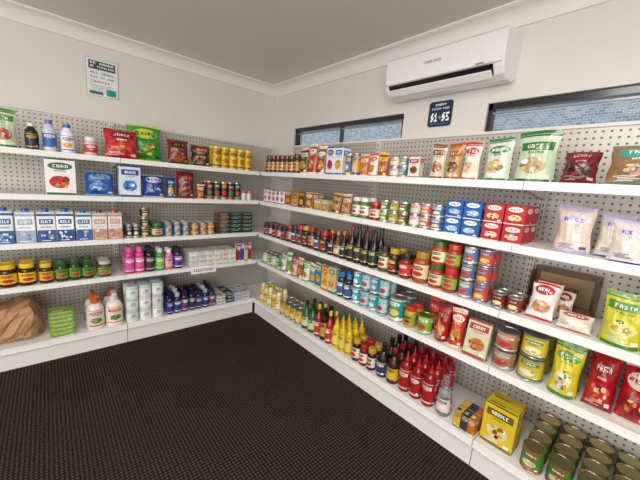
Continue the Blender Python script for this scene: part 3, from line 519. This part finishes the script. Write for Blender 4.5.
put('couscous_packets','R',4,1.32,1.56,box,.2,n=3,d=.05,hj=.08,specs=[dict(c='#2f78b8',b='#f0d84a',t='COUS',tc='#1f4f8a'),dict(c='#e8c83a',b='#c83a2a',t='COUS',tc='#fff'),dict(c='#c8b498',b='#3a6a3a',t='COUS',tc='#fff')])
put('sauce_bottles','R',4,1.565,1.71,bottle,.19,n=2,deep=2,specs=[dict(c='#2a2a34',cap='#3a7ac8',lab='#3a5a8a',tc='#fff',t='BBQ',shape='round')])
put('coconut_milk_cans','R',4,1.72,2.03,can,.12,n=4,deep=2,stack=2,specs=[dict(c='#2f9aa8',b='#e8f0f0',t='COCO',tc='#1f6a7a',bl=('#e8e8e8','#7a4a2a')),dict(c='#b8d4d4',b='#3aa0a8',t='COCO',tc='#fff',bl=('#b83a2a',))])
put('coconut_milk_cans','R',4,2.04,2.15,can,.15,deep=2,specs=[dict(c='#2a8a8a',b='#e8e8d8',t='COCO',tc='#1f5a5a',bl=('#e8c04a',))])
put('curry_jars','R',4,2.16,2.24,jar,.13,deep=2,specs=[dict(c='#b8a02a',lid='#c8342a',lab='#8ab03a',tc='#5a1a14',t='MILD')])
put('snack_pot','R',4,2.255,2.345,can,.11,specs=[dict(c='#7ab03a',b='#e8e8d8',t='POT',tc='#3a6a1a',bl=('#c83a2a',),lid='#9ac84a')])
put('red_lentil_bags','R',4,2.25,2.45,pouch,.2,n=2,d=.06,inset=.14,specs=[dict(c='#a8201c',b='#d84a34',t='DAHL',tc='#fff')])
put('red_lentil_bags','R',4,2.36,2.53,pouch,.215,n=2,d=.08,inset=.03,specs=[dict(c='#b4241c',b='#7a1410',t='CHILI',tc='#f0c86a'),dict(c='#c8382a',b='#f0e0c8',t='CHILI',tc='#a81a14')])
put('curry_packet','R',4,2.545,2.665,box,.19,d=.035,inset=.01,lean=10,specs=[dict(c='#d8ccb4',b='#b8281f',t='CURRY',tc='#fff',bl=('#c8702a','#e8a84a','#a83a1a'))])
put('chickpea_cans','R',4,2.675,2.78,can,.095,deep=3,stack=2,specs=[dict(c='#a87a5a',b='#e0d4c0',t='BEANS',tc='#6a3a20',bl=('#c83a2a',))])
put('corn_cans','R',4,2.785,2.895,can,.11,deep=3,stack=2,specs=[dict(c='#d8c03a',b='#3f8a4a',t='CORN',tc='#fff',bl=('#f0e8c0','#e8c030'))])
put('rice_meal_pouch','R',4,2.91,3.02,pouch,.235,d=.08,deep=2,specs=[dict(c='#d8cc2a',b='#5a9a3a',t='RICE',tc='#fff',bl=('#e8dcb0','#4a8a3a','#c8a03a'))])
put('red_sauce_pouches','R',4,3.03,3.33,bag,.235,n=3,deep=2,sep=True,d=.09,lean=6,specs=[dict(c='#a8161c',b='#7a0f14',t='PASTA',tc='#f4e0d0',bl=('#b8302a','#e8c8a0','#d8762a')),dict(c='#b81c20',b='#e8d8c8',t='PASTA',tc='#a8161c',bl=('#8a1418','#e8a83a'))])
put('salad_dressing_bottles','R',5,.5,.86,bottle,.19,n=5,deep=2,hj=.05,specs=[dict(c='#d8c87a',cap='#f0f0e8',lab='#f0e8c8',tc='#a8502a',t='MAYO',shape='round'),dict(c='#e8d8a0',cap='#d8a82a',lab='#e8c43a',tc='#7a3a1a',t='MAYO',shape='round')])
put('corn_cans','R',5,.87,1.19,can,.13,n=4,deep=2,specs=[dict(c='#d8bc3a',b='#7a4a1a',t='CORN',tc='#fff')])
put('oil_bottles','R',5,1.2,1.37,bottle,.24,n=2,deep=2,specs=[dict(c='#2a5a2a',cap='#1f3f1f',lab='#c8d8a0',tc='#2a5a2a',t='OIL',shape='tall')])
put('sauce_bottles','R',5,1.38,1.58,bottle,.26,n=3,deep=2,hj=.06,specs=[dict(c='#a81c18',cap='#d8c82a',lab='#c83a2a',tc='#fff',t='HOT',shape='tall'),dict(c='#2a1a18',cap='#1a1a1a',lab='#b89a3a',tc='#2a1a10',t='BBQ',shape='round')])
put('mustard_bottles','R',5,1.59,1.79,bottle,.24,n=3,deep=3,specs=[dict(c='#dcb81e',cap='#e0c02a',lab='#e8d05a',tc='#a87a10',t='MUST',shape='squeeze')])
put('relish_jars','R',5,1.8,2.01,jar,.16,n=3,deep=2,hj=.06,specs=[dict(c='#3a1a12',lid='#c8a03a',lab='#e8e0cc',tc='#5a2a14',t='RELI'),dict(c='#5a2a14',lid='#a8281c',lab='#f0e8d8',tc='#8a2a1a',t='RELI')])
put('bbq_sauce_bottles','R',5,2.02,2.19,bottle,.23,n=2,deep=4,hj=.05,specs=[dict(c='#1c1012',cap='#1a1a1c',lab='#2a3a6a',tc='#e8e0d0',t='BBQ',shape='tall'),dict(c='#3a1414',cap='#8a1a1a',lab='#d8b83a',tc='#4a1a10',t='BBQ',shape='tall')])
put('tomato_sauce_bottles','R',5,2.2,2.44,bottle,.25,n=3,deep=4,specs=[dict(c='#900e14',cap='#a01218',lab='#a81a1c',tc='#e8d8d0',t='SAUCE',shape='squeeze')])
put('vinegar_bottle','R',5,2.455,2.535,bottle,.235,specs=[dict(c='#e8ecec',cap='#d8d8d4',lab='#e8e4d8',tc='#5a6a6a',t='WHITE',shape='tall',mat='glass')])
put('seasoning_packets','R',5,2.57,2.685,box,.085,n=3,d=.15,inset=.02,jit=2,specs=[dict(c='#d8a83a',b='#5a3a1a',t='MIX',tc='#fff',bl=()),dict(c='#3a3a4a',b='#c8b89a',t='MIX',tc='#333',bl=()),dict(c='#c87a2a',b='#f0e0c0',t='MIX',tc='#7a2a10',bl=())])
put('noodle_box','R',5,2.695,2.85,box,.22,d=.06,deep=2,inset=.05,jit=0,specs=[dict(c='#d8b82a',b='#6a5a1a',t='NOODLE',tc='#fff',bl=('#e0c890','#f0e8d0','#c88a2a'))])
put('tomato_cans','R',5,2.875,3.48,can,.115,n=6,deep=4,gap=1.03,fill=.88,specs=[dict(c='#3f8a3a',b='#b82a20',t='WHOLE',tc='#fff',bl=('#d8d0a0',),lid='#b8ac80')])
put('cardboard_tray','R',5,3.5,3.75,tray,.12,d=.2,inset=.05,jit=0)
# =============================== LIGHTS
def area(n,loc,tgt,sx,sy,p,col):
    l=bpy.data.lights.new(n,'AREA'); l.shape='RECTANGLE'; l.size=sx; l.size_y=sy; l.energy=p; l.color=col
    o=bpy.data.objects.new(n,l); SC.collection.objects.link(o); o.location=loc; o.rotation_euler=(Vector(tgt)-Vector(loc)).to_track_quat('-Z','Y').to_euler(); return o
area('doorway_daylight',(-3.4,-5.2,1.35),(-.6,-.6,1.1),2.4,2.0,100,(1,.96,.905))
area('entry_daylight',(-4.2,-2.6,1.35),(0,-1.6,1.1),2.0,1.9,46,(1,.975,.945))
area('overhead_fill_light',(-2.0,-2.9,2.37),(-2.0,-2.9,0),1.2,.6,34,(1,.955,.9))  # unseen overhead fill, added to even out the room light; no fixture here
sl=bpy.data.lights.new('sun','SUN'); sl.energy=3.0; sl.angle=.02; so=bpy.data.objects.new('sun',sl); SC.collection.objects.link(so); so.rotation_euler=Vector((.5,.2,-.8)).to_track_quat('-Z','Y').to_euler()
w=bpy.data.worlds.new('World'); SC.world=w; w.use_nodes=True; bg=w.node_tree.nodes['Background']
sky=w.node_tree.nodes.new('ShaderNodeTexSky')
try: sky.sky_type='HOSEK_WILKIE'; sky.turbidity=4; sky.sun_direction=(-.4,.3,.85)
except Exception: pass
w.node_tree.links.new(sky.outputs[0],bg.inputs[0]); bg.inputs[1].default_value=1.2
# =============================== CAMERA
cd=bpy.data.cameras.new('camera'); co=bpy.data.objects.new('camera',cd); SC.collection.objects.link(co)
cd.sensor_width=36; cd.lens=305.94/640*36; cd.clip_start=.05
hh,pp,rr=.732,.177,.077
F=Vector((math.sin(hh)*math.cos(pp),math.cos(hh)*math.cos(pp),-math.sin(pp))); R0=Vector((math.cos(hh),-math.sin(hh),0)); U0=R0.cross(F)
R=R0*math.cos(rr)+U0*math.sin(rr); U=U0*math.cos(rr)-R0*math.sin(rr)
mt=Matrix((R,U,-F)).transposed().to_4x4(); mt.translation=Vector((-1.987,-3.135,1.378)); co.matrix_world=mt
SC.camera=co
SC.view_settings.view_transform='Standard'; SC.view_settings.look='None'; SC.view_settings.exposure=0
